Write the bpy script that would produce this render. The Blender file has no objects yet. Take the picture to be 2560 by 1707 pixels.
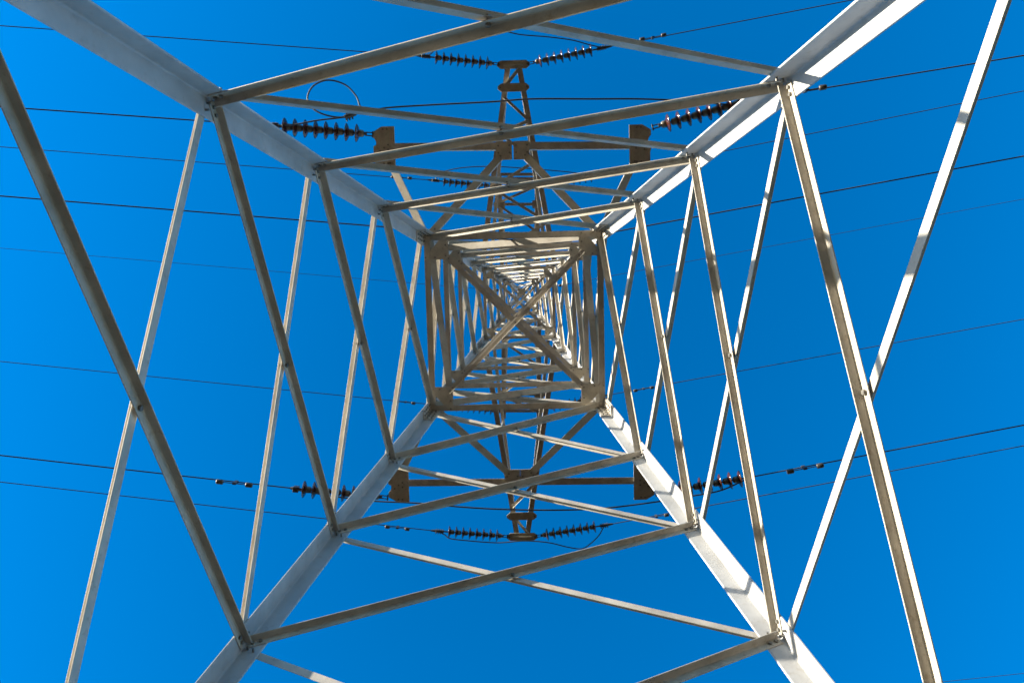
import bpy, bmesh, math, random
from mathutils import Vector, Matrix
random.seed(7)
S = bpy.context.scene
C = S.collection
R = math.radians

# ------------------------------------------------------------------ camera
U = 1.2                                   # metres per tower unit
PX, PY, PZ = 0.09828536, 0.01989116, -0.02578557
CAM = Vector((0.15046247 * U, -0.62240577 * U, 0.0))
F = 1900.0                                # focal length in photo pixels (2560 wide)
RM = (Matrix.Rotation(PX, 3, 'X') @ Matrix.Rotation(PY, 3, 'Y') @ Matrix.Rotation(PZ, 3, 'Z'))
cam = bpy.data.cameras.new('camera')
cam.sensor_width = 36.0
cam.lens = F / 2560 * 36.0
cam.clip_start = 0.05
cam.clip_end = 5000
co = bpy.data.objects.new('camera', cam)
C.objects.link(co)
right, down, fwd = RM[0], RM[1], RM[2]
M = Matrix.Identity(4)
for i in range(3):
    M[i][0], M[i][1], M[i][2], M[i][3] = right[i], -down[i], -fwd[i], CAM[i]
co.matrix_world = M
S.camera = co


def at(u, v, z):
    """point of the scene at height z (tower units) on the ray of photo pixel u, v"""
    d = right * ((u - 1280) / F) + down * ((v - 853.5) / F) + fwd
    return CAM + d * ((z * U - CAM.z) / d.z)


# ------------------------------------------------------------------ light
SUN_AZ, SUN_EL = R(16.3), R(10)
SUN = Vector((-math.cos(SUN_EL) * math.cos(SUN_AZ), -math.cos(SUN_EL) * math.sin(SUN_AZ), math.sin(SUN_EL)))
W = bpy.data.worlds.new('World')
S.world = W
W.use_nodes = True
nt = W.node_tree
bg = nt.nodes['Background']
sky = nt.nodes.new('ShaderNodeTexSky')
sky.sky_type = 'NISHITA'
sky.sun_disc = False
sky.sun_elevation = SUN_EL
sky.sun_rotation = math.atan2(SUN.x, SUN.y)
sky.air_density = 0.8
sky.dust_density = 0.25
sky.ozone_density = 2.2
hs = nt.nodes.new('ShaderNodeHueSaturation')
hs.inputs['Hue'].default_value = .503
hs.inputs['Saturation'].default_value = 1.42
nt.links.new(sky.outputs[0], hs.inputs['Color'])
nt.links.new(hs.outputs[0], bg.inputs[0])
bg.inputs[1].default_value = 0.138
sl = bpy.data.lights.new('sun', 'SUN')
sl.energy = 5.0
sl.angle = R(0.53)
sl.color = (1.0, 0.91, 0.75)
so = bpy.data.objects.new('sun', sl)
C.objects.link(so)
so.rotation_euler = (-SUN).to_track_quat('-Z', 'Y').to_euler()
S.view_settings.view_transform = 'Standard'
S.view_settings.look = 'None'
S.view_settings.exposure = 1.75
S.view_settings.gamma = 1.0
S.cycles.caustics_reflective = False
S.cycles.caustics_refractive = False
S.cycles.sample_clamp_indirect = 3.0
S.cycles.use_denoising = True
S.cycles.use_adaptive_sampling = False
S.cycles.denoising_input_passes = 'RGB_ALBEDO_NORMAL'
S.cycles.use_light_tree = False
S.cycles.denoising_prefilter = 'FAST'


# ------------------------------------------------------------------ materials
def mat(name, col, rough=.5, metal=0., noise=0., scale=8., spots=None, spot_amt=0., bump=0., spec=.5):
    m = bpy.data.materials.new(name)
    m.use_nodes = True
    n, l = m.node_tree.nodes, m.node_tree.links
    b = n['Principled BSDF']
    b.inputs['Roughness'].default_value = rough
    b.inputs['Metallic'].default_value = metal
    b.inputs['Specular IOR Level'].default_value = spec
    b.inputs['Base Color'].default_value = (*col, 1)
    tc = n.new('ShaderNodeTexCoord')
    src = None
    if noise:
        tx = n.new('ShaderNodeTexNoise')
        tx.inputs['Scale'].default_value = scale
        tx.inputs['Detail'].default_value = 3.5
        l.new(tc.outputs['Object'], tx.inputs['Vector'])
        cr = n.new('ShaderNodeValToRGB')
        cr.color_ramp.elements[0].position = .3
        cr.color_ramp.elements[1].position = .7
        cr.color_ramp.elements[0].color = (*[c * (1 - noise) for c in col], 1)
        cr.color_ramp.elements[1].color = (*[min(1, c * (1 + noise)) for c in col], 1)
        l.new(tx.outputs['Fac'], cr.inputs[0])
        src = cr.outputs[0]
        if spots:
            t2 = n.new('ShaderNodeTexNoise')
            t2.inputs['Scale'].default_value = scale * 3.1
            t2.inputs['Detail'].default_value = 3.5
            t2.inputs['Roughness'].default_value = .7
            l.new(tc.outputs['Object'], t2.inputs['Vector'])
            c2 = n.new('ShaderNodeValToRGB')
            c2.color_ramp.elements[0].position = .56
            c2.color_ramp.elements[1].position = .72
            c2.color_ramp.elements[0].color = (0, 0, 0, 1)
            c2.color_ramp.elements[1].color = (spot_amt, spot_amt, spot_amt, 1)
            l.new(t2.outputs['Fac'], c2.inputs[0])
            mx = n.new('ShaderNodeMixRGB')
            l.new(c2.outputs[0], mx.inputs[0])
            l.new(src, mx.inputs[1])
            mx.inputs[2].default_value = (*spots, 1)
            src = mx.outputs[0]
        l.new(src, b.inputs['Base Color'])
        mr = n.new('ShaderNodeMapRange')
        mr.inputs['To Min'].default_value = max(.05, rough - .1)
        mr.inputs['To Max'].default_value = min(1, rough + .12)
        l.new(tx.outputs['Fac'], mr.inputs['Value'])
        l.new(mr.outputs[0], b.inputs['Roughness'])
        if bump:
            bp = n.new('ShaderNodeBump')
            bp.inputs['Strength'].default_value = bump
            bp.inputs['Distance'].default_value = .004
            l.new(tx.outputs['Fac'], bp.inputs['Height'])
            l.new(bp.outputs[0], b.inputs['Normal'])
    return m


STEEL = mat('galvanised_steel', (.39, .36, .31), .5, 0., .18, 5., (.24, .18, .11), .5, 0., .3)
LEGS = mat('leg_steel_sky_tint', (.375, .375, .372), .5, 0., .13, 4., (.26, .22, .17), .35, 0., .3)  # same galvanised steel, blue skylight on the legs tinted into its colour
PLATE = mat('weathered_plate', (.42, .385, .31), .5, .2, .18, 7., (.22, .15, .10), .7, .15)
BOLT = mat('bolt_steel', (.17, .165, .15), .45, .5, .15, 30.)
HARD = mat('line_hardware', (.06, .055, .05), .45, .3, .2, 30.)
CAPM = mat('insulator_cap', (.15, .135, .11), .5, .3, .2, 25.)
PORC = mat('brown_porcelain', (.045, .014, .009), .12, 0., .15, 12., spec=.7)
CABLE = mat('aluminium_cable', (.05, .048, .045), .55, .3, .15, 40.)
SOIL = mat('dry_ground', (.06, .031, .0105), .95, 0., .35, .9, (.038, .033, .011), .8, .3, spec=.1)
CONC = mat('footing_concrete', (.32, .30, .27), .9, 0., .15, 4.)


# ------------------------------------------------------------------ objects
def tag(o, label=None, cat=None, group=None, kind=None):
    if label: o['label'] = label
    if cat: o['category'] = cat
    if group: o['group'] = group
    if kind: o['kind'] = kind
    return o


def thing(name, loc, label, cat, group=None):
    o = bpy.data.objects.new(name, None)
    o.empty_display_size = .2
    C.objects.link(o)
    o.location = loc
    return tag(o, label, cat, group)


class MB:
    """gathers faces, links them as one mesh object"""
    def __init__(s):
        s.v, s.f, s.m, s.sm = [], [], [], []

    def add(s, vs, fs, mi=0, smooth=False):
        k = len(s.v)
        s.v += [Vector(x) for x in vs]
        for f in fs:
            s.f.append([i + k for i in f]); s.m.append(mi); s.sm.append(smooth)

    def sweep(s, poly, a, b, mi=0):
        """poly: list of offset vectors, swept from a to b"""
        n = len(poly)
        vs = [a + q for q in poly] + [b + q for q in poly]
        fs = [[i, (i + 1) % n, n + (i + 1) % n, n + i] for i in range(n)]
        fs += [list(range(n))[::-1], list(range(n, 2 * n))]
        s.add(vs, fs, mi)

    def angle(s, a, b, f1, f2, w1, w2, t, mi=0):
        """rolled steel angle: heel line a-b, flanges along f1 and f2, root fillet and rounded toes"""
        r = t * 1.15
        pr = [(0, 0), (w1, 0), (w1, t * .45)]
        for k in range(1, 4):
            q = k / 3 * math.pi / 2
            pr.append((w1 - t * .55 * (1 - math.cos(q)), t * .45 + t * .55 * math.sin(q)))
        for k in range(7):
            q = k / 6 * math.pi / 2
            pr.append((t + r - r * math.sin(q), t + r - r * math.cos(q)))
        tail = []
        tail.append((0, w2)); tail.append((t * .45, w2))
        for k in range(1, 4):
            q = k / 3 * math.pi / 2
            tail.append((t * .45 + t * .55 * math.sin(q), w2 - t * .55 * (1 - math.cos(q))))
        pr += tail[1:][::-1] + [tail[0]]
        s.sweep([f1 * x + f2 * y for x, y in pr], a, b, mi)

    def plate(s, pts, n, t, mi=0):
        pts = [Vector(p) for p in pts]
        m = len(pts)
        vs = [p - n * t / 2 for p in pts] + [p + n * t / 2 for p in pts]
        fs = [[i, (i + 1) % m, m + (i + 1) % m, m + i] for i in range(m)]
        fs += [list(range(m))[::-1], list(range(m, 2 * m))]
        s.add(vs, fs, mi)

    def cyl(s, a, b, r, n=12, mi=0, smooth=True, r2=None):
        a, b = Vector(a), Vector(b)
        d = (b - a).normalized()
        x = d.orthogonal().normalized(); y = d.cross(x)
        r2 = r if r2 is None else r2
        ca = [x * math.cos(2 * math.pi * i / n) + y * math.sin(2 * math.pi * i / n) for i in range(n)]
        vs = [a + q * r for q in ca] + [b + q * r2 for q in ca]
        s.add(vs, [[i, (i + 1) % n, n + (i + 1) % n, n + i] for i in range(n)], mi, smooth)
        s.add([a + q * r for q in ca], [list(range(n))[::-1]], mi)
        s.add([b + q * r2 for q in ca], [list(range(n))], mi)

    def bolt(s, p, n, r=.016, h=.013, tail=.03, mi=1):
        """hex head on +n side of p, nut and thread on the other"""
        s.cyl(p, p + n * h, r, 6, mi, False)
        s.cyl(p - n * tail, p, r * .55, 8, mi)

    def tube(s, pts, r, n=10, mi=0, closed=False):
        pts = [Vector(p) for p in pts]
        rings = []
        up = None
        for i, p in enumerate(pts):
            d = (pts[min(i + 1, len(pts) - 1)] - pts[max(i - 1, 0)]).normalized()
            if up is None:
                up = d.orthogonal().normalized()
            up = (up - d * up.dot(d)).normalized()
            y = d.cross(up)
            rings.append([p + (up * math.cos(2 * math.pi * k / n) + y * math.sin(2 * math.pi * k / n)) * r for k in range(n)])
        vs = [q for g in rings for q in g]
        fs = []
        for i in range(len(pts) - 1):
            for k in range(n):
                fs.append([i * n + k, i * n + (k + 1) % n, (i + 1) * n + (k + 1) % n, (i + 1) * n + k])
        s.add(vs, fs, mi, True)
        s.add(rings[0], [list(range(n))[::-1]], mi)
        s.add(rings[-1], [list(range(n))], mi)

    def lathe(s, a, d, prof, n=28, mi=0):
        d = d.normalized(); x = d.orthogonal().normalized(); y = d.cross(x)
        ca = [x * math.cos(2 * math.pi * i / n) + y * math.sin(2 * math.pi * i / n) for i in range(n)]
        vs = [a + d * h + c * r for r, h in prof for c in ca]
        fs = []
        for j in range(len(prof) - 1):
            for i in range(n):
                fs.append([j * n + i, j * n + (i + 1) % n, (j + 1) * n + (i + 1) % n, (j + 1) * n + i])
        s.add(vs, fs, mi, True)

    def build(s, name, mats, parent=None, origin=None):
        me = bpy.data.meshes.new(name)
        if origin is None:
            origin = sum(s.v, Vector()) / len(s.v)
        origin = Vector(origin)
        me.from_pydata([tuple(q - origin) for q in s.v], [], s.f)
        for m in (mats if isinstance(mats, (list, tuple)) else [mats]):
            me.materials.append(m)
        me.polygons.foreach_set('material_index', s.m)
        me.polygons.foreach_set('use_smooth', s.sm)
        bm = bmesh.new(); bm.from_mesh(me)
        bmesh.ops.recalc_face_normals(bm, faces=bm.faces)
        bm.to_mesh(me); bm.free()
        o = bpy.data.objects.new(name, me)
        C.objects.link(o)
        off = Vector()
        q = parent
        while q is not None:
            off += q.location
            q = q.parent
        o.parent = parent
        o.location = origin - off
        return o


# ------------------------------------------------------------------ ground
GZ = -1.6
g = MB()
N = 48
rad = [0, 4, 10, 25, 70, 200, 600, 2000]
vs = [Vector((0, 0, GZ))]
for r in rad[1:]:
    for k in range(N):
        q = 2 * math.pi * k / N
        vs.append(Vector((r * math.cos(q), r * math.sin(q), GZ)))
fs = [[0, 1 + k, 1 + (k + 1) % N] for k in range(N)]
for j in range(len(rad) - 2):
    for k in range(N):
        a = 1 + j * N; b = a + N
        fs.append([a + k, b + k, b + (k + 1) % N, a + (k + 1) % N])
g.add(vs, fs)
tag(g.build('ground', SOIL, origin=(0, 0, GZ)), 'dry brown soil with scattered weeds under the tower', 'ground', kind='structure')

# ------------------------------------------------------------------ tower
Z4 = 8.7378
SL = 0.13972
Z0 = GZ / U


def hw(z):                                   # half width (units) of the tower at height z
    if z <= Z4: return 1 + SL * (Z4 - z)
    if z <= 17.2: return 1 - .083 * (z - Z4)
    return (1 - .083 * (17.2 - Z4)) + (z - 17.2) * (.085 - (1 - .083 * (17.2 - Z4))) / 1.6


ZT = 18.8
tower = thing('lattice_tower', (0, 0, GZ), 'tall galvanised lattice steel transmission tower seen from between its four legs', 'pylon')
CORN = {'tl': (-1, -1), 'tr': (1, -1), 'br': (1, 1), 'bl': (-1, 1)}


def heel(c, z):
    w = hw(z) * U
    return Vector((CORN[c][0] * w, CORN[c][1] * w, z * U))


# faces: inward normal and the two corners, ordered so that inner braces rise from the first to the second
FACES = [('tr', 'tl'), ('tl', 'bl'), ('bl', 'br'), ('br', 'tr')]


def face_normal(c0, c1, za, zb):
    a, b, c = heel(c0, za), heel(c1, za), heel(c0, zb)
    n = (b - a).cross(c - a).normalized()
    if n.dot(-a.xy.to_3d()) < 0: n = -n
    return n


def leg_seg(mb, c, za, zb, w, t):
    a, b = heel(c, za), heel(c, zb)
    d = (b - a).normalized()
    sx, sy = CORN[c]
    cx = [k for k, v in CORN.items() if v == (-sx, sy)][0]
    cy = [k for k, v in CORN.items() if v == (sx, -sy)][0]
    nx = face_normal(c, cx, za, zb); ny = face_normal(c, cy, za, zb)
    f1 = nx.cross(d).normalized()
    if f1.x * sx > 0: f1 = -f1
    f2 = ny.cross(d).normalized()
    if f2.y * sy > 0: f2 = -f2
    mb.angle(a, b, f1, f2, w, w, t)
    return d, f1, f2, nx, ny


LEGW, LEGT = .158, .014
LEGW2, LEGT2 = .125, .011
ZSP = Z4 - .12
for c in CORN:
    mb = MB()
    leg_seg(mb, c, Z0 + .12, ZSP, LEGW, LEGT)
    d, f1, f2, nx, ny = leg_seg(mb, c, ZSP + .004, Z4, LEGW2, LEGT2)
    leg_seg(mb, c, Z4, 13.17, LEGW2, LEGT2)
    leg_seg(mb, c, 13.17, 17.2, .10, .009)
    leg_seg(mb, c, 17.2, ZT, .08, .008)
    lg = mb.build('leg', [LEGS, BOLT], tower)
    # splice plates with two bolt rows on each flange, at the waist and higher up
    for zs, wl, tl, ln in ((Z4 - .12, LEGW, LEGT, .36), (12.55, LEGW2, LEGT2, .22), (15.0, .1, .009, .16)):
        for f, n in ((f1, nx), (f2, ny)):
            sp = MB()
            h = heel(c, zs)
            dd = (heel(c, zs + .05) - heel(c, zs - .05)).normalized()
            n2 = n
            off = tl + .007
            lo, hi = wl * .16, wl * .96
            P = lambda u, q: h + dd * u + f * q + n2 * off
            sp.plate([P(-ln, lo), P(ln, lo), P(ln, hi), P(-ln, hi)], n2, .009)
            for u in [k * ln / 4.6 for k in (-4, -3, -2, -1, 1, 2, 3, 4)]:
                for q in (.38, .74):
                    sp.bolt(P(u, wl * q) + n2 * .005, n2, .013, .012, .04)
            sp.build('splice_plate', [STEEL, BOLT], lg)
    # footing
    fb = MB()
    hb = heel(c, Z0) + Vector((0, 0, .0))
    s_ = .38
    base = [hb + Vector((x, y, -.3)) for x, y in ((-s_, -s_), (s_, -s_), (s_, s_), (-s_, s_))]
    top = [hb + Vector((x, y, .26)) for x, y in ((-.25, -.25), (.25, -.25), (.25, .25), (-.25, .25))]
    fb.add(base + top, [[0, 1, 5, 4], [1, 2, 6, 5], [2, 3, 7, 6], [3, 0, 4, 7], [4, 5, 6, 7], [3, 2, 1, 0]])
    fb.build('footing', CONC, tower)


def brace(p0, p1, n, inner, w, t, tl, e0=.05, e1=.05, mid=None, mb=None, wo=None, bolts=True, foot=False):
    """diagonal from p0 (low) to p1 (high) in a face with inward normal n: the flat flange hangs
    below the heel against the leg flange, the other flange stands out (inwards or outwards)"""
    own = mb is None
    if own: mb = MB()
    d = (p1 - p0).normalized()
    N = n.cross(d)
    if N.z < 0: N = -N
    if abs(N.z) < 1e-4 and N.dot(Vector((0, 0, 1))) < 0: N = -N
    off = (tl + .002) if inner else -.002
    sg = 1 if inner else -1
    a = p0 + d * e0 + N * w * .5 + n * off
    b = p1 - d * e1 + N * w * .5 + n * off
    if foot:                                # flat flange above the heel instead
        mb.angle(a - N * w, b - N * w, N, n * sg, w, wo or w, t)
    else:
        mb.angle(a, b, -N, n * sg, w, wo or w, t)
    if bolts:
        for q in (a + d * .035, a + d * .09, b - d * .035, b - d * .09):
            mb.bolt(q - N * w * .5 + n * sg * (t + .001), n * sg, .0145, .013, t + tl + .03)
        if mid is not None:
            q = a + d * ((mid - a).dot(d)) - N * w * .5
            mb.bolt(q + n * sg * (t + .001), n * sg, .0165, .016, t + .012)
    if own:
        return mb.build('diagonal_brace', [STEEL, BOLT], tower)
    return mb


# X panels
LV_LOW = [Z0 + .35, 2.62, 4.325, 5.715, 7.14, Z4 - .10]
LV_UP = [Z4, 9.65, 10.7, 11.9, 13.17, 14.25, 15.25, 16.2, 17.2, 18.3]
small = MB()


def panel(za, zb, w, t, tl, stuff=False, lift=0., k=1.12, foot=False):
    for c0, c1 in FACES:
        n = face_normal(c0, c1, za, zb)
        lo0, hi1 = heel(c0, za + lift), heel(c1, zb - lift)
        lo1, hi0 = heel(c1, za + lift), heel(c0, zb - lift)
        wa, wb = hw(za), hw(zb)
        x = lo0.lerp(hi1, wa / (wa + wb))
        if stuff:
            brace(lo0, hi1, n, True, w, t, tl, .03, .03, None, small, None, False)
            brace(lo1, hi0, n, False, w, t, tl, .03, .03, None, small, None, False)
        else:
            e = tl + .03
            brace(lo0, hi1, n, True, w, t, tl, e, e, x, wo=w * k, foot=foot)
            brace(lo1, hi0, n, False, w, t, tl, e * .6, e * .6, x, wo=w * k)


for i in range(5):
    w, t = [(.10, .009), (.065, .007), (.061, .007), (.062, .0065), (.066, .0065)][i]
    panel(LV_LOW[i], LV_LOW[i + 1], w, t, LEGT, k=1.0 if i < 3 else 1.13)
for i in range(9):
    w = [.085, .07, .066, .062, .058, .054, .05, .045, .04][i]
    tl = LEGT2 if i < 4 else .009
    panel(LV_UP[i], LV_UP[i + 1], w, .006, tl, stuff=(i > 6), foot=(i == 0))
tag(small.build('diagonal_brace', [STEEL, BOLT], tower), kind='stuff')


# horizontals, corner gussets and plan bracing
def ring(z, w, t, tl, gus, plan, gz=0.):
    for c0, c1 in FACES:
        n = face_normal(c0, c1, z - .05, z + .05)
        a, b = heel(c0, z), heel(c1, z)
        mb = MB()
        d = (b - a).normalized()
        N = n.cross(d)
        if N.z < 0: N = -N
        off = n * (tl + .002)
        # flat flange upright against the legs, other flange level at its foot pointing inwards
        mb.angle(a + d * .03 + off, b - d * .03 + off, N, n, w, w, t)
        for q in (a + d * .07, b - d * .07):
            mb.bolt(q + N * w * .5 + off + n * (t + .001), n, .014, .013, .05)
        mb.build('horizontal_strut', [STEEL, BOLT], tower)
    Zz = Vector((0, 0, 1))
    cs = ['tl', 'tr', 'br', 'bl']
    inn = {}
    for c in cs:
        sx, sy = CORN[c]
        h = heel(c, z)
        k = tl + .004
        o = h + Vector((-sx * k, -sy * k, -.0075))
        X, Y = Vector((-sx, 0, 0)), Vector((0, -sy, 0))
        g_ = gus
        if gus:
            mb = MB()
            pts = [o + X * .012 + Y * g_ * 1.0, o + X * .012 + Y * g_ * 1.16, o + X * g_ * 1.12 + Y * g_ * 1.16,
                   o + X * g_ * 1.12 + Y * .012, o + X * g_ * .92 + Y * .012]
            mb.plate(pts, Zz, .009)
            for u, v in ((.06, 1.06), (.5, 1.06), (1.0, .1), (1.0, .5)):
                mb.bolt(o + X * g_ * u + Y * g_ * v - Zz * .006, -Zz, .013, .012, .03)
            mb.build('gusset_plate', [PLATE, BOLT], tower)
        inn[c] = o + X * g_ * .92 + Y * g_ * .92
    if plan:
        for c0, c1, lv in (('bl', 'tr', -.012), ('tl', 'br', -.024 - t)):
            a = inn[c0].copy(); b = inn[c1].copy()
            a.z += lv; b.z += lv
            d = (b - a).normalized()
            sd = d.cross(Zz)
            mb = MB()
            if lv < -.02:
                a.z += .012 + t; b.z += .012 + t
            ww = w * (.74 if c0 == 'bl' else .9)
            if c0 == 'bl':
                mb.angle(a - sd * ww / 2, b - sd * ww / 2, sd, -Zz, ww, ww * .8, t)
            else:
                # runs above the other one, its upright flange pointing up
                a.z += .02 + t; b.z += .02 + t
                mb.angle(a - sd * ww / 2, b - sd * ww / 2, sd, Zz, ww, ww * .8, t)
            for q in (a + d * .03, a + d * .08, b - d * .03, b - d * .08, (a + b) / 2):
                mb.bolt(q - Zz * (t + .002), -Zz, .013, .012, .03)
            mb.build('plan_brace', [STEEL, BOLT], tower)


ring(Z4 - .13, .085, .007, LEGT2, .29, True)
ring(9.65, .075, .007, LEGT2, .24, True)
ring(10.7, .065, .006, LEGT2, 0, False)
ring(13.17, .06, .006, LEGT2, .2, True)
ring(16.2, .05, .005, .009, .14, True)
# peak plate
mb = MB()
pz = ZT * U
q = .09 * U
mb.plate([(-q, -q, pz), (q, -q, pz), (q, q, pz), (-q, q, pz)], Vector((0, 0, 1)), .012)
mb.plate([(-.16, -.012, pz), (.16, -.012, pz), (.10, -.012, pz - .18), (-.10, -.012, pz - .18)], Vector((0, 1, 0)), .014)
mb.build('peak_plate', [PLATE], tower)


# ------------------------------------------------------------------ crossarms
ZV = Vector((0, 0, 1))


def bar(a, b, w, t, name, parent, up=1, side=1, n=None, bolts=True):
    """angle with one level flange (seen from below) and one upright flange on its edge"""
    mb = MB()
    d = (b - a).normalized()
    sd = (d.cross(ZV)).normalized() * side
    uu = sd.cross(d)
    if uu.z * up < 0: uu = -uu
    mb.angle(a - sd * w / 2, b - sd * w / 2, sd, uu, w, w, t)
    if bolts:
        for q in (a + d * .05, b - d * .05):
            mb.bolt(q - uu * .002, -uu, .013, .012, .03)
    return mb.build(name, [STEEL, BOLT], parent)


def plate_part(pts, n, t, name, parent, bolts=(), m=PLATE):
    mb = MB()
    mb.plate(pts, n, t)
    for p in bolts:
        mb.bolt(p - n * (t / 2 + .001), -n, .014, .013, t + .03)
    return mb.build(name, [m, BOLT], parent)


def arm_empty(loc, label):
    o = bpy.data.objects.new('crossarm', None)
    o.empty_display_size = .2
    C.objects.link(o)
    o.parent = tower
    o.location = Vector(loc) - tower.location
    o['label'] = label
    return o


ZA, ZB, ZC = 9.3, 13.17, 16.2


def arm_wide(sy, L, Rr, CL, CRr, label):
    """lowest arm: W of four chords from two waist corners to a cross beam with plates at both ends"""
    t0, t1 = ('tl', 'tr') if sy < 0 else ('bl', 'br')
    e = arm_empty(heel(t0, Z4).lerp(heel(t1, Z4), .5), label)
    hl, hr = heel(t0, Z4 + .05), heel(t1, Z4 + .05)
    o = Vector((0, sy * .03, 0))
    zA = ZA
    lp, rp = at(*L, zA), at(*Rr, zA)
    cl, cr = at(*CL, zA), at(*CRr, zA)
    w = .105
    # cross beam of two lengths
    mid = (cl + cr) / 2
    mid.y = (lp.y + rp.y) / 2
    dz = Vector((0, 0, .02))
    bl_, br_ = lp.copy(), rp.copy()
    yb = lp.y + (mid.x - lp.x) / (rp.x - lp.x) * (rp.y - lp.y)
    mid.y = yb
    g1 = mid - Vector((.03, 0, 0)); g2 = mid + Vector((.03, 0, 0))
    bar(lp + dz - Vector((.06, 0, 0)), g1 + dz, w, .009, 'cross_beam', e, 1, 1)
    bar(g2 + dz, rp + dz + Vector((.06, 0, 0)), w, .009, 'cross_beam', e, 1, 1)
    ch = .1
    # the chords end on the plates
    y_in = -sy
    bar(hl + o + Vector((-.03, 0, 0)), lp + Vector((.06, y_in * .2, .0)), ch, .008, 'chord', e, 1, 1 if sy < 0 else -1)
    bar(hr + o + Vector((.03, 0, 0)), rp + Vector((-.06, y_in * .2, .0)), ch, .008, 'chord', e, 1, -1 if sy < 0 else 1)
    bar(hl + o + Vector((.08, sy * .03, 0)), cl + Vector((-.02, y_in * .0, 0)), ch, .008, 'chord', e, 1, 1)
    bar(hr + o + Vector((-.08, sy * .03, 0)), cr + Vector((.02, y_in * .0, 0)), ch, .008, 'chord', e, 1, -1)
    # centre plates
    for c_, s_ in ((cl, -1), (cr, 1)):
        x0, x1 = c_.x - .115, c_.x + .115
        y0 = mid.y - sy * (-.06); y1 = mid.y - sy * .2
        z = c_.z - .012
        plate_part([(x0, y0, z), (x1, y0, z), (x1, y1, z), (x0, y1, z)], ZV, .012, 'joint_plate', e,
                   [Vector((c_.x + u, mid.y - sy * v, z)) for u in (-.08, .08) for v in (0, .1)])
    # end plates, upright outline with two lugs on the outer side
    for p, s_ in ((lp, -1), (rp, 1)):
        hx = .155
        z = p.z - .014
        def Q(u, v): return Vector((p.x + s_ * u, p.y + v, z))
        top, bot = -.28, .28
        outline = [(-hx, top), (hx * .2, top), (hx, -.205), (hx, -.13), (hx * .84, -.105), (hx * .73, -.07), (hx * .73, -.025),
                   (hx, -.005), (hx, .085), (hx * .92, .1), (hx * .92, bot), (-hx, bot)]
        outline = [(u, -sy * v) for u, v in outline]
        mb = MB()
        mb.plate([Q(u, v) for u, v in outline], ZV, .014)
        for u, v in ((-.05, top + .04), (.01, top + .04), (-.05, bot - .04), (.01, bot - .04), (.06, .07), (-.06, -.02), (-.06, .05), (0, .02)):
            mb.bolt(Q(u, v) - ZV * .008, -ZV, .014, .012, .03)
        mb.build('end_plate', [PLATE, BOLT], e)
    return e


arm_wide(-1, (961, 367), (1600, 362), (1260, 385), (1304, 383),
         'lowest crossarm towards the top of the photo, wide T shaped end')
arm_wide(1, (997, 1208), (1610, 1202), (1281, 1188), (1320, 1186),
         'lowest crossarm towards the bottom of the photo, wide T shaped end')


def lug_bar(c, half, depth, name, e, slot=False):
    """plate across the arm tip with a pointed lug at each end"""
    pts = [c + Vector((x, y, 0)) for x, y in ((-half, -depth * .15), (-half * .78, -depth * .5), (half * .78, -depth * .5), (half, -depth * .15),
                                               (half, depth * .15), (half * .78, depth * .5), (-half * .78, depth * .5), (-half, depth * .15))]
    mb = MB()
    mb.plate(pts, ZV, .016)
    for s_ in (-1, 1):
        mb.bolt(c + Vector((s_ * half * .84, 0, -.009)), -ZV, .02, .014, .04)
    if slot:
        mb.sweep([Vector((0, -depth * .12, 0)), Vector((0, depth * .12, 0)), Vector((0, depth * .12, -.05)), Vector((0, -depth * .12, -.05))],
                 c + Vector((-half * .6, 0, -.009)), c + Vector((half * .6, 0, -.009)))
    return mb.build(name, [PLATE, BOLT], e)


def arm_long(sy, tip, plate2, chL, chR, label):
    t0, t1 = ('tl', 'tr') if sy < 0 else ('bl', 'br')
    e = arm_empty(heel(t0, ZB).lerp(heel(t1, ZB), .5), label)
    T = at(*tip, ZB)
    lug_bar(T, .33, .165, 'tip_plate', e, True)
    lug_bar(at(*plate2, ZB) - ZV * .03, .32, .165, 'spacer_plate', e)
    hl, hr = heel(t0, ZB), heel(t1, ZB)
    tl_, tr_ = T + Vector((-.115, -sy * .03, .02)), T + Vector((.115, -sy * .03, .02))
    w = .105
    bar(hl, tl_, w, .009, 'chord', e, 1, -sy)
    bar(hr, tr_, w, .009, 'chord', e, 1, sy)
    zt = 14.25
    kl, kr = heel(t0, zt), heel(t1, zt)
    bar(kl, tl_.lerp(hl, .03) + ZV * .1, .07, .007, 'tie', e, 1, -sy)
    bar(kr, tr_.lerp(hr, .03) + ZV * .1, .07, .007, 'tie', e, 1, sy)
    # zigzag lacing between the chords
    def LP(k): return tl_.lerp(hl, k) - ZV * .012
    def RP(k): return tr_.lerp(hr, k) - ZV * .012
    ks = [.01, .1, .15, .27, .33, .47, .60, .78, .98]
    for i in range(len(ks) - 1):
        if i == 1: continue
        A, B = (RP, LP) if (i % 2 == (0 if i < 2 else 1)) else (LP, RP)
        a, b = A(ks[i]), B(ks[i + 1])
        if sy > 0 and i > 3: continue
        bar(a, b, .06, .006, 'lacing_bar', e, -1, 1)
    # upright hanger between chord and tie
    for (h0, k0, T0) in ((hl, kl, tl_), (hr, kr, tr_)):
        a = T0.lerp(h0, .55) + ZV * .01
        b = (T0.lerp(h0, .03) + ZV * .1).lerp(k0, .54)
        bar(a + Vector((0.02, 0, 0)), b + Vector((.02, .08, 0)), .05, .006, 'lacing_bar', e, 1, 1, bolts=False)
    return e


arm_long(-1, (1283.5, 162), (1283.8, 220), None, None, 'longest crossarm towards the top of the photo, ending in a slotted tip plate')
arm_long(1, (1305.5, 1341), (1304.5, 1288.6), None, None, 'longest crossarm towards the bottom of the photo, ending in a slotted tip plate')


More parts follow.
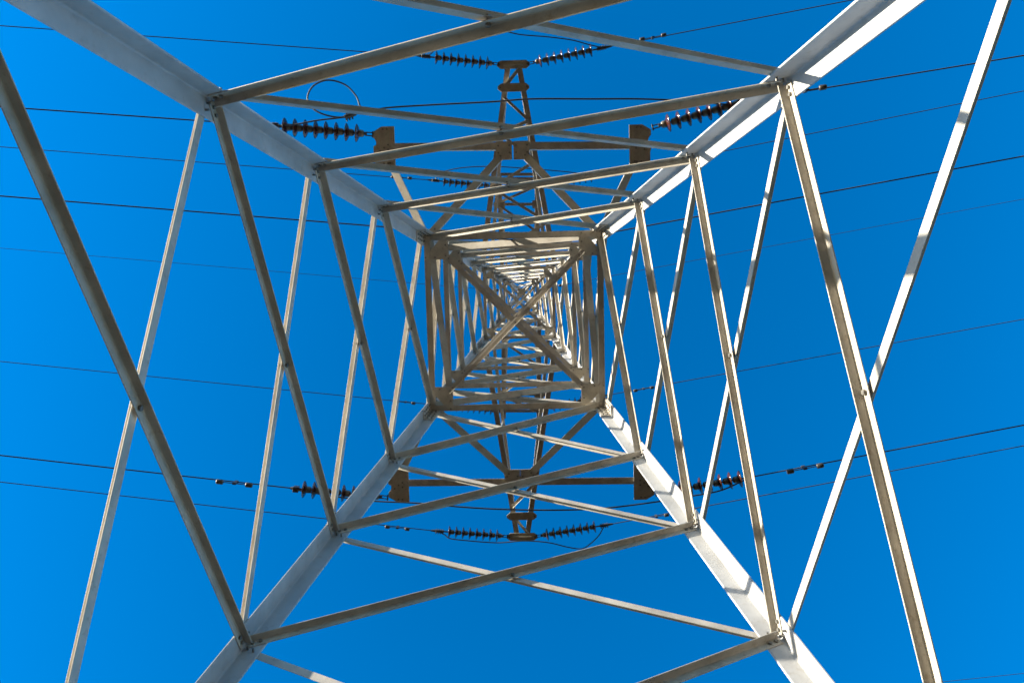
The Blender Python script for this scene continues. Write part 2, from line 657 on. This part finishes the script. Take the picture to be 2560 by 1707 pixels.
def arm_top(sy, yt, yp, xl, xr, o1, o2, label):
    t0, t1 = ('tl', 'tr') if sy < 0 else ('bl', 'br')
    e = arm_empty(heel(t0, ZC).lerp(heel(t1, ZC), .5), label)
    tl_, tr_ = at(xl, yt, ZC), at(xr, yt, ZC)
    hl, hr = heel(t0, ZC), heel(t1, ZC)
    w = .105
    bar(hl, tl_, w, .009, 'chord', e, 1, -sy)
    bar(hr, tr_, w, .009, 'chord', e, 1, sy)
    zt = 17.2
    bar(heel(t0, zt), tl_.lerp(hl, .08) + ZV * .1, .06, .006, 'tie', e, 1, -sy)
    bar(heel(t1, zt), tr_.lerp(hr, .08) + ZV * .1, .06, .006, 'tie', e, 1, sy)
    # twin bars at the tip
    o = Vector((0, -sy * o1, 0))
    bar(tl_ + o - ZV * .012, tr_ + o - ZV * .012, .07, .007, 'tip_bar', e, 1, 1)
    o2 = Vector((0, -sy * o2, 0))
    bar(tl_ + o2 - ZV * .012, tr_ + o2 - ZV * .012, .075, .007, 'tip_bar', e, 1, -1)
    # string lugs at the tip
    for p, s_ in ((tl_, -1), (tr_, 1)):
        c = p + Vector((s_ * .1, -sy * .26, -.02))
        mb = MB()
        mb.plate([c + Vector((x * s_, y, 0)) for x, y in ((-.16, -.12), (.03, -.1), (.13, -.03), (.13, .03), (.03, .1), (-.16, .12))], ZV, .014)
        mb.bolt(c + Vector((s_ * .08, 0, -.008)), -ZV, .018, .013, .04)
        mb.build('string_lug', [PLATE, BOLT], e)
    # second plate pair with tie bar, lacing
    a, b = at(xl, yp, ZC), at(xr, yp, ZC)
    a.x = tl_.lerp(hl, (a.y - tl_.y) / (hl.y - tl_.y)).x
    b.x = tr_.lerp(hr, (b.y - tr_.y) / (hr.y - tr_.y)).x
    for p, s_ in ((a, -1), (b, 1)):
        mb = MB()
        c = p - ZV * .02
        mb.plate([c + Vector((x * s_, y, 0)) for x, y in ((-.12, -.1), (.07, -.1), (.17, -.04), (.17, .04), (.07, .1), (-.12, .1))], ZV, .014)
        mb.bolt(c + Vector((s_ * .12, 0, -.008)), -ZV, .016, .013, .04)
        mb.build('joint_plate', [PLATE, BOLT], e)
    bar(a - ZV * .035, b - ZV * .035, .07, .007, 'tip_bar', e, 1, 1)
    def LP(k): return tl_.lerp(hl, k) - ZV * .03
    def RP(k): return tr_.lerp(hr, k) - ZV * .03
    kp = (a.y - tl_.y) / (hl.y - tl_.y)
    seq = [('L', kp - .02), ('R', kp - .17)], [('L', kp + .02), ('R', kp + .27)], [('R', kp + .27), ('L', kp + .5)], [('L', kp + .5), ('R', .97)]
    for (s0, k0), (s1, k1) in seq:
        bar((LP if s0 == 'L' else RP)(k0), (LP if s1 == 'L' else RP)(k1), .06, .006, 'lacing_bar', e, -1, 1)
    return e


arm_top(-1, 434, 511, 1248, 1341.5, .02, .13, 'highest crossarm towards the top of the photo, parallel chords with twin tip bars')
arm_top(1, 1046, 985, 1259.5, 1347.5, .2, .66, 'highest crossarm towards the bottom of the photo, parallel chords with twin tip bars')

# ------------------------------------------------------------------ insulator strings
SP = .146
CAP_P = [(.0, 0), (.028, 0), (.043, .012), (.05, .03), (.052, .072), (.046, .078), (.0, .078)]
SHED_P = [(.044, .07), (.062, .076), (.088, .086), (.113, .098), (.1275, .110), (.1285, .116), (.125, .119), (.108, .112), (.10, .122),
          (.090, .110), (.078, .124), (.066, .112), (.05, .128), (.04, .116), (.02, .120)]
PIN_P = [(.012, .115), (.012, .15)]


def insulator(att, end, label, nd=8, flip=False):
    """string of cap and pin discs from the arm lug att to the cable end; returns clamp points"""
    d = (end - att).normalized()
    L = (end - att).length
    root = thing('insulator_string', att, label, 'insulator', 'disc insulator strings between crossarms and conductors')
    clamp = .36
    s0 = max(.12, L - clamp - nd * SP - .02)
    # shackle and link
    mb = MB()
    sd = d.cross(ZV).normalized(); uu = sd.cross(d)
    half = .022
    mb.tube([att + sd * half * -1 + d * .0, att - sd * half + d * .10, att + d * .125, att + sd * half + d * .10, att + sd * half], .0085, 8)
    mb.cyl(att - sd * .045, att + sd * .045, .011, 8)
    mb.cyl(att + d * .112 - uu * .045, att + d * .112 + uu * .045, .016, 8)
    mb.cyl(att + d * .12, att + d * (s0 + .01), .011, 8)
    mb.cyl(att + d * (s0 - .035), att + d * (s0 - .015), .032, 12)
    mb.build('shackle', [HARD], root)
    for k in range(nd):
        a = att + d * (s0 + k * SP)
        m2 = MB()
        m2.lathe(a, d, SHED_P)
        ds = m2.build('disc', [PORC], root)
        m3 = MB()
        m3.lathe(a, d, CAP_P, 20)
        m3.lathe(a, d, PIN_P, 10)
        m3.build('cap', [CAPM], ds)
    e0 = s0 + nd * SP
    mb = MB()
    # bolted strain clamp: boat body with four U bolts, nose towards the cable
    p0, p1 = att + d * e0, att + d * L
    ln = (p1 - p0).length
    mb.cyl(p0, p0 + d * ln * .3, .016, 10)
    mb.cyl(p0 + d * ln * .22, p0 + d * ln * .55, .03, 12, r2=.036)
    mb.cyl(p0 + d * ln * .55, p1, .036, 12, r2=.017)
    for k in range(4):
        q = p0 + d * ln * (.28 + .13 * k)
        for s_ in (-1, 1):
            mb.cyl(q + sd * .026 * s_ - uu * .075, q + sd * .026 * s_ + uu * .055, .008, 6)
        mb.cyl(q - sd * .04 - uu * .055, q + sd * .04 - uu * .055, .012, 6)
    mb.build('strain_clamp', [HARD], root)
    return p0, p1, d


def pick(att_px, end_px, z0, drop):
    return at(*att_px, z0), at(*end_px, z0 - drop)


STR = {}


def string(key, a, b, z, drop, label):
    A, B = pick(a, b, z, drop)
    A.z -= .02
    STR[key] = (A, B, *insulator(A, B, label))


dA, dB, dC = .10, .10, .10
string('A_tl', (932.5, 337), (674, 314.5), ZA, dA, 'brown disc string left of the upper lowest crossarm, beneath a looped jumper cable')
string('A_tr', (1631, 319.5), (1880, 250), ZA, dA, 'brown disc string with sunlit orange rims, right of the upper lowest crossarm')
string('A_bl', (970, 1242), (726, 1219.5), ZA, dA, 'brown disc string left of the lower lowest crossarm, crossed by two steel braces')
string('A_br', (1639, 1232.5), (1878, 1192), ZA, dA, 'brown disc string right of the lower lowest crossarm, partly behind the sunlit leg')
string('B_tl', (1246, 161.5), (1041, 139.5), ZB, dB, 'dark disc string pointing left from the topmost tip plate')
string('B_tr', (1321, 160), (1529, 116), ZB, dB, 'disc string with reddish rims pointing right from the topmost tip plate')
string('B_bl', (1269, 1339.5), (1077, 1325.5), ZB, dB, 'dark disc string pointing left from the lowest tip plate in the photo')
string('B_br', (1342, 1339), (1532, 1309), ZB, dB, 'dark disc string pointing right from the lowest tip plate in the photo')
string('C_tl', (1238, 466), (1069, 450), ZC, dC, 'small far disc string, left side, upper half, between two long braces')
string('C_tr', (1352, 464), (1519, 437), ZC, dC, 'small far disc string, right side, upper half, mostly hidden by a long brace')
string('C_bl', (1249, 1027), (1092, 1012), ZC, dC, 'small far disc string, left side, lower half, behind the waist strut')
string('C_br', (1358, 1022.5), (1521, 987), ZC, dC, 'small far disc string, right side, lower half, beside a corner gusset plate')


# ------------------------------------------------------------------ conductors
def cable(start, px, zedge, r, label, group='overhead conductors crossing the sky', name='power_line'):
    """cable from start through the photo pixel px at height zedge, on to the next tower 160 m away, sagging"""
    e = at(*px, zedge)
    h = Vector((e.x - start.x, e.y - start.y, 0))
    d = h.normalized(); s1 = h.length
    slope = (e.z - start.z) / s1
    span = 160.0
    k = -slope / span
    pts = []
    n = 40
    for i in range(n + 1):
        s = span * (i / n) ** 1.7
        pts.append(start + d * s + ZV * (slope * s + k * s * s))
    mb = MB()
    mb.tube(pts, r, 8)
    o = mb.build(name, [CABLE], None, origin=start)
    tag(o, label, 'power line', group)
    return lambda s: start + d * s + ZV * (slope * s + k * s * s), d


def damper(curve, s, label):
    """stockbridge damper clamped under the cable at distance s"""
    p = curve(s)
    d = (curve(s + .1) - curve(s - .1)).normalized()
    root = thing('vibration_damper', p, label, 'damper', 'vibration dampers on the conductors')
    mb = MB()
    b = p - ZV * .075
    mb.cyl(b - d * .2, b + d * .2, .007, 8)
    mb.build('messenger_wire', [HARD], root)
    mb = MB()
    sd = d.cross(ZV).normalized()
    mb.sweep([sd * x + ZV * y for x, y in ((-.014, -.095), (.014, -.095), (.02, .02), (-.02, .02))], p - d * .025, p + d * .025)
    mb.build('clamp', [HARD], root)
    for s_ in (-1, 1):
        mb = MB()
        a = b + d * s_ * .16
        mb.lathe(a, d * s_, [(0, 0), (.03, 0), (.038, .012), (.038, .085), (.03, .1), (0, .1)], 14)
        mb.build('weight', [HARD], root)


RC = .0095
spec = [
    ('A_tl', (0, 267), 'cable leaving the disc string under the looped jumper towards the left edge'),
    ('A_tr', (2560, 139), 'cable running right from behind the grey upper right leg with a damper beside it'),
    ('A_bl', (0, 1138.5), 'cable to the left edge carrying a two ball damper left of the lower left string'),
    ('A_br', (2560, 1063), 'cable to the right edge carrying a two ball damper right of the lower right string'),
    ('B_tl', (0, 64), 'topmost cable crossing behind the upper left leg to the left edge'),
    ('B_tr', (2131.5, 0), 'topmost cable rising to the top edge at the upper right'),
    ('B_bl', (0, 1205.5), 'lowest cable running to the left edge'),
    ('B_br', (2560, 1115), 'lowest long cable running to the right edge from the bottom tip plate string'),
    ('C_tl', (0, 367), 'third cable from the top on the left edge, from the small far string'),
    ('C_tr', (2560, 227.5), 'cable between the two upper right cables, coming from the small far string'),
    ('C_bl', (0, 904), 'single cable crossing the middle of the left edge below the faint earth wire'),
    ('C_br', (2560, 798.6), 'single cable crossing the middle of the right edge behind the sunlit braces'),
]
zz = {'A': ZA, 'B': ZB, 'C': ZC}
CUR = {}
for key, px, lab in spec:
    A, B, p0, p1, d = STR[key]
    z = zz[key[0]]
    CUR[key] = cable(p1 - d * .03, px, z - .55, RC, lab)


def damper_px(key, x, label):
    """damper where the cable passes photo column x"""
    cur, d = CUR[key]
    best, bs = 1e9, 1.
    s = .15
    while s < 9:
        q = RM @ (cur(s) - CAM)
        u = 1280 + F * q.x / q.z
        if abs(u - x) < best: best, bs = abs(u - x), s
        s += .02
    damper(cur, bs, label)


damper_px('A_tr', 2014, 'damper on the cable just right of the upper right leg joint')
damper_px('A_bl', 590, 'two ball damper on the cable between two lower left braces')
damper_px('A_br', 2007, 'two ball damper on the cable inside the lower right panel')
damper_px('B_tr', 1631, 'damper on the topmost right cable beside the highest string')
damper_px('B_bl', 994, 'damper on the lowest left cable just left of the bottom string')
damper_px('B_br', 1640, 'damper on the lowest right cable just right of the bottom string')
damper_px('C_tl', 1005, 'small damper left of the far upper string beneath the upper left arm plate')
damper_px('C_tr', 1600, 'small damper right of the far upper string behind the right arm plate')
damper_px('C_bl', 1014, 'small damper left of the waist on the middle left cable')
damper_px('C_br', 1608, 'small damper on the middle right cable between two right hand braces')

# earth wire over the peak
pk = Vector((0, 0, ZT * U + .03))
ew = MB()
CUR['G_l'] = cable(pk + Vector((-.12, 0, 0)), (0, 620.5), ZT - .5, .0062, 'thinnest faint earth wire from the tower peak to the left edge', 'earth wires from the peak', 'earth_wire')
CUR['G_r'] = cable(pk + Vector((.12, 0, 0)), (2560, 498), ZT - .5, .0062, 'thinnest faint earth wire from the tower peak to the right edge', 'earth wires from the peak', 'earth_wire')
damper_px('G_r', 1418, 'small black damper on the faint earth wire seen between right body braces')
damper_px('G_l', 1225, 'small black damper on the faint earth wire seen between left body braces')

# communication cable dead ended on the tower just above the waist
zD = 9.25
dl = at(1092, 578, zD); dr = at(1508, 585, zD)
CUR['D_l'] = cable(dl, (0, 490), zD - .55, .0095, 'cable reaching the left edge just above the faint earth wire', 'communication cables', 'communication_cable')
CUR['D_r'] = cable(dr, (2560, 390.6), zD - .55, .0095, 'cable reaching the right edge just above the faint earth wire', 'communication cables', 'communication_cable')
slk = MB()
ctrl = [dl, at(1180, 592, zD - .03), at(1300, 601, zD - .07), at(1395, 603, zD - .08), at(1450, 597, zD - .03), dr]


def smooth(ct, n=12):
    ct = [Vector(c) for c in ct]
    P = [ct[0] * 2 - ct[1]] + ct + [ct[-1] * 2 - ct[-2]]
    out = []
    for i in range(1, len(P) - 2):
        p0, p1, p2, p3 = P[i - 1:i + 3]
        for k in range(n):
            t = k / n
            out.append(.5 * ((2 * p1) + (p2 - p0) * t + (2 * p0 - 5 * p1 + 4 * p2 - p3) * t * t + (3 * p1 - p0 - 3 * p2 + p3) * t ** 3))
    out.append(ct[-1])
    return out


slk.tube(smooth(ctrl), .0095, 8)
slk.tube(smooth([at(1366, 602, zD - .08), at(1395, 603.5, zD - .08), at(1430, 600, zD - .06)]), .026, 10)
tag(slk.build('cable_splice', [CABLE]), 'black slack cable with a thick sleeve behind the top waist strut', 'cable splice')


# ------------------------------------------------------------------ jumpers
def jumper(pts, label, r=.0115):
    mb = MB()
    mb.tube(smooth(pts), r, 8)
    o = mb.build('jumper_cable', [CABLE])
    return tag(o, label, 'jumper cable', 'jumper cables looping past the crossarms')


def clampmid(key): return STR[key][2].lerp(STR[key][3], .45)


z = ZA - .12
jumper([clampmid('A_tl') - ZV * .06, at(735, 312, z - .08), at(790, 302, z - .1), at(840, 296, z - .1), at(868, 292, z - .08), at(888, 284, z - .06)],
       'short pale cable crossing in front of the upper left string to a bolted connector')
jumper([at(888, 283.5, z - .04), at(850, 293.5, z - .05), at(808, 286, z - .03), at(778, 268, z), at(769, 242, z + .03), at(785, 214, z + .05), at(820, 201, z + .05),
        at(862, 212, z + .04), at(890, 240, z + .02), at(902, 268, z), at(925, 278, z - .02), at(968, 270, z - .05), at(1075, 263, z - .12), at(1230, 255, z - .2), at(1330, 248, z - .22), at(1480, 248, z - .22),
        at(1600, 248, z - .15), at(1720, 253, z - .08), at(1830, 262, z + .02), clampmid('A_tr') - ZV * .05],
       'long jumper cable with a round coil at its left end, over the upper lowest crossarm')
pg = MB()
c0 = at(872, 290, z - .07); c1 = at(886, 284.5, z - .055)
dd = (c1 - c0).normalized()
pg.cyl(c0 - dd * .06, c1 + dd * .02, .035, 8)
for k in range(3):
    q = c0.lerp(c1, k / 2) - dd * .03
    pg.cyl(q + Vector((0, -.05, 0)), q + Vector((0, .065, 0)), .013, 6)
tag(pg.build('cable_connector', [HARD]), 'small bolted connector joining the coil jumper and the short pale cable', 'connector')
z = ZA - .12
jumper([clampmid('A_bl') - ZV * .05, at(765, 1228.5, z - .05), at(859, 1243.5, z - .1), at(934, 1252, z - .15), at(1040, 1257, z - .2), at(1157, 1267, z - .25), at(1256, 1272.5, z - .27), at(1398, 1274.5, z - .27),
        at(1520, 1269, z - .22), at(1654, 1252, z - .15), at(1720, 1241, z - .1), at(1800, 1226, z - .05), clampmid('A_br') - ZV * .05],
       'long jumper cable sagging under the lower lowest crossarm')
z = ZB - .1
jumper([clampmid('B_tl') - ZV * .05, at(1078, 134, z - .03), at(1100, 113, z - .06), at(1150, 88, z - .12), at(1200, 75, z - .16), at(1245, 75, z - .18), at(1300, 87, z - .16), at(1370, 93, z - .13), at(1430, 101, z - .08), at(1468, 111, z - .04),
        clampmid('B_tr') - ZV * .05], 'jumper cable arching over the topmost tip plate')
jumper([clampmid('B_bl') - ZV * .05, at(1112, 1336, z - .03), at(1124, 1345, z - .06), at(1160, 1350, z - .1), at(1243, 1356, z - .16), at(1310, 1351.5, z - .2), at(1370, 1355.5, z - .2), at(1420, 1367, z - .18), at(1454, 1371, z - .14),
        at(1474, 1360, z - .1), at(1497, 1338, z - .05), clampmid('B_br') - ZV * .05], 'wavy jumper cable under the lowest tip plate')
z = ZC - .1
jumper([clampmid('C_tl') - ZV * .05, at(1092, 440, z), at(1111, 429, z - .05), at(1158, 419.5, z - .1), at(1229, 416.6, z - .15), at(1316, 421.5, z - .15), at(1417, 430, z - .08), at(1470, 438, z - .02), clampmid('C_tr') - ZV * .05],
       'thin jumper cable arching over the small far upper crossarm tip')
jumper([clampmid('C_bl') - ZV * .05, at(1130, 1016, z - .05), at(1200, 1020, z - .12), at(1300, 1021, z - .16), at(1400, 1016, z - .12), at(1470, 1004, z - .05), clampmid('C_br') - ZV * .05],
       'thin jumper cable under the small far lower crossarm tip')

# a single line of another route, far overhead
p = at(2340, 1705, 30); q = at(2560, 1682, 30)
dv = (q - p).normalized()
mb = MB()
mb.tube([p - dv * 60 + ZV * 1.5, p - dv * 20, p, q, q + dv * 20, q + dv * 60 + ZV * 1.5], .012, 8)
tag(mb.build('power_line', [CABLE]), 'faint separate line cutting the bottom right corner', 'power line', 'overhead conductors crossing the sky')
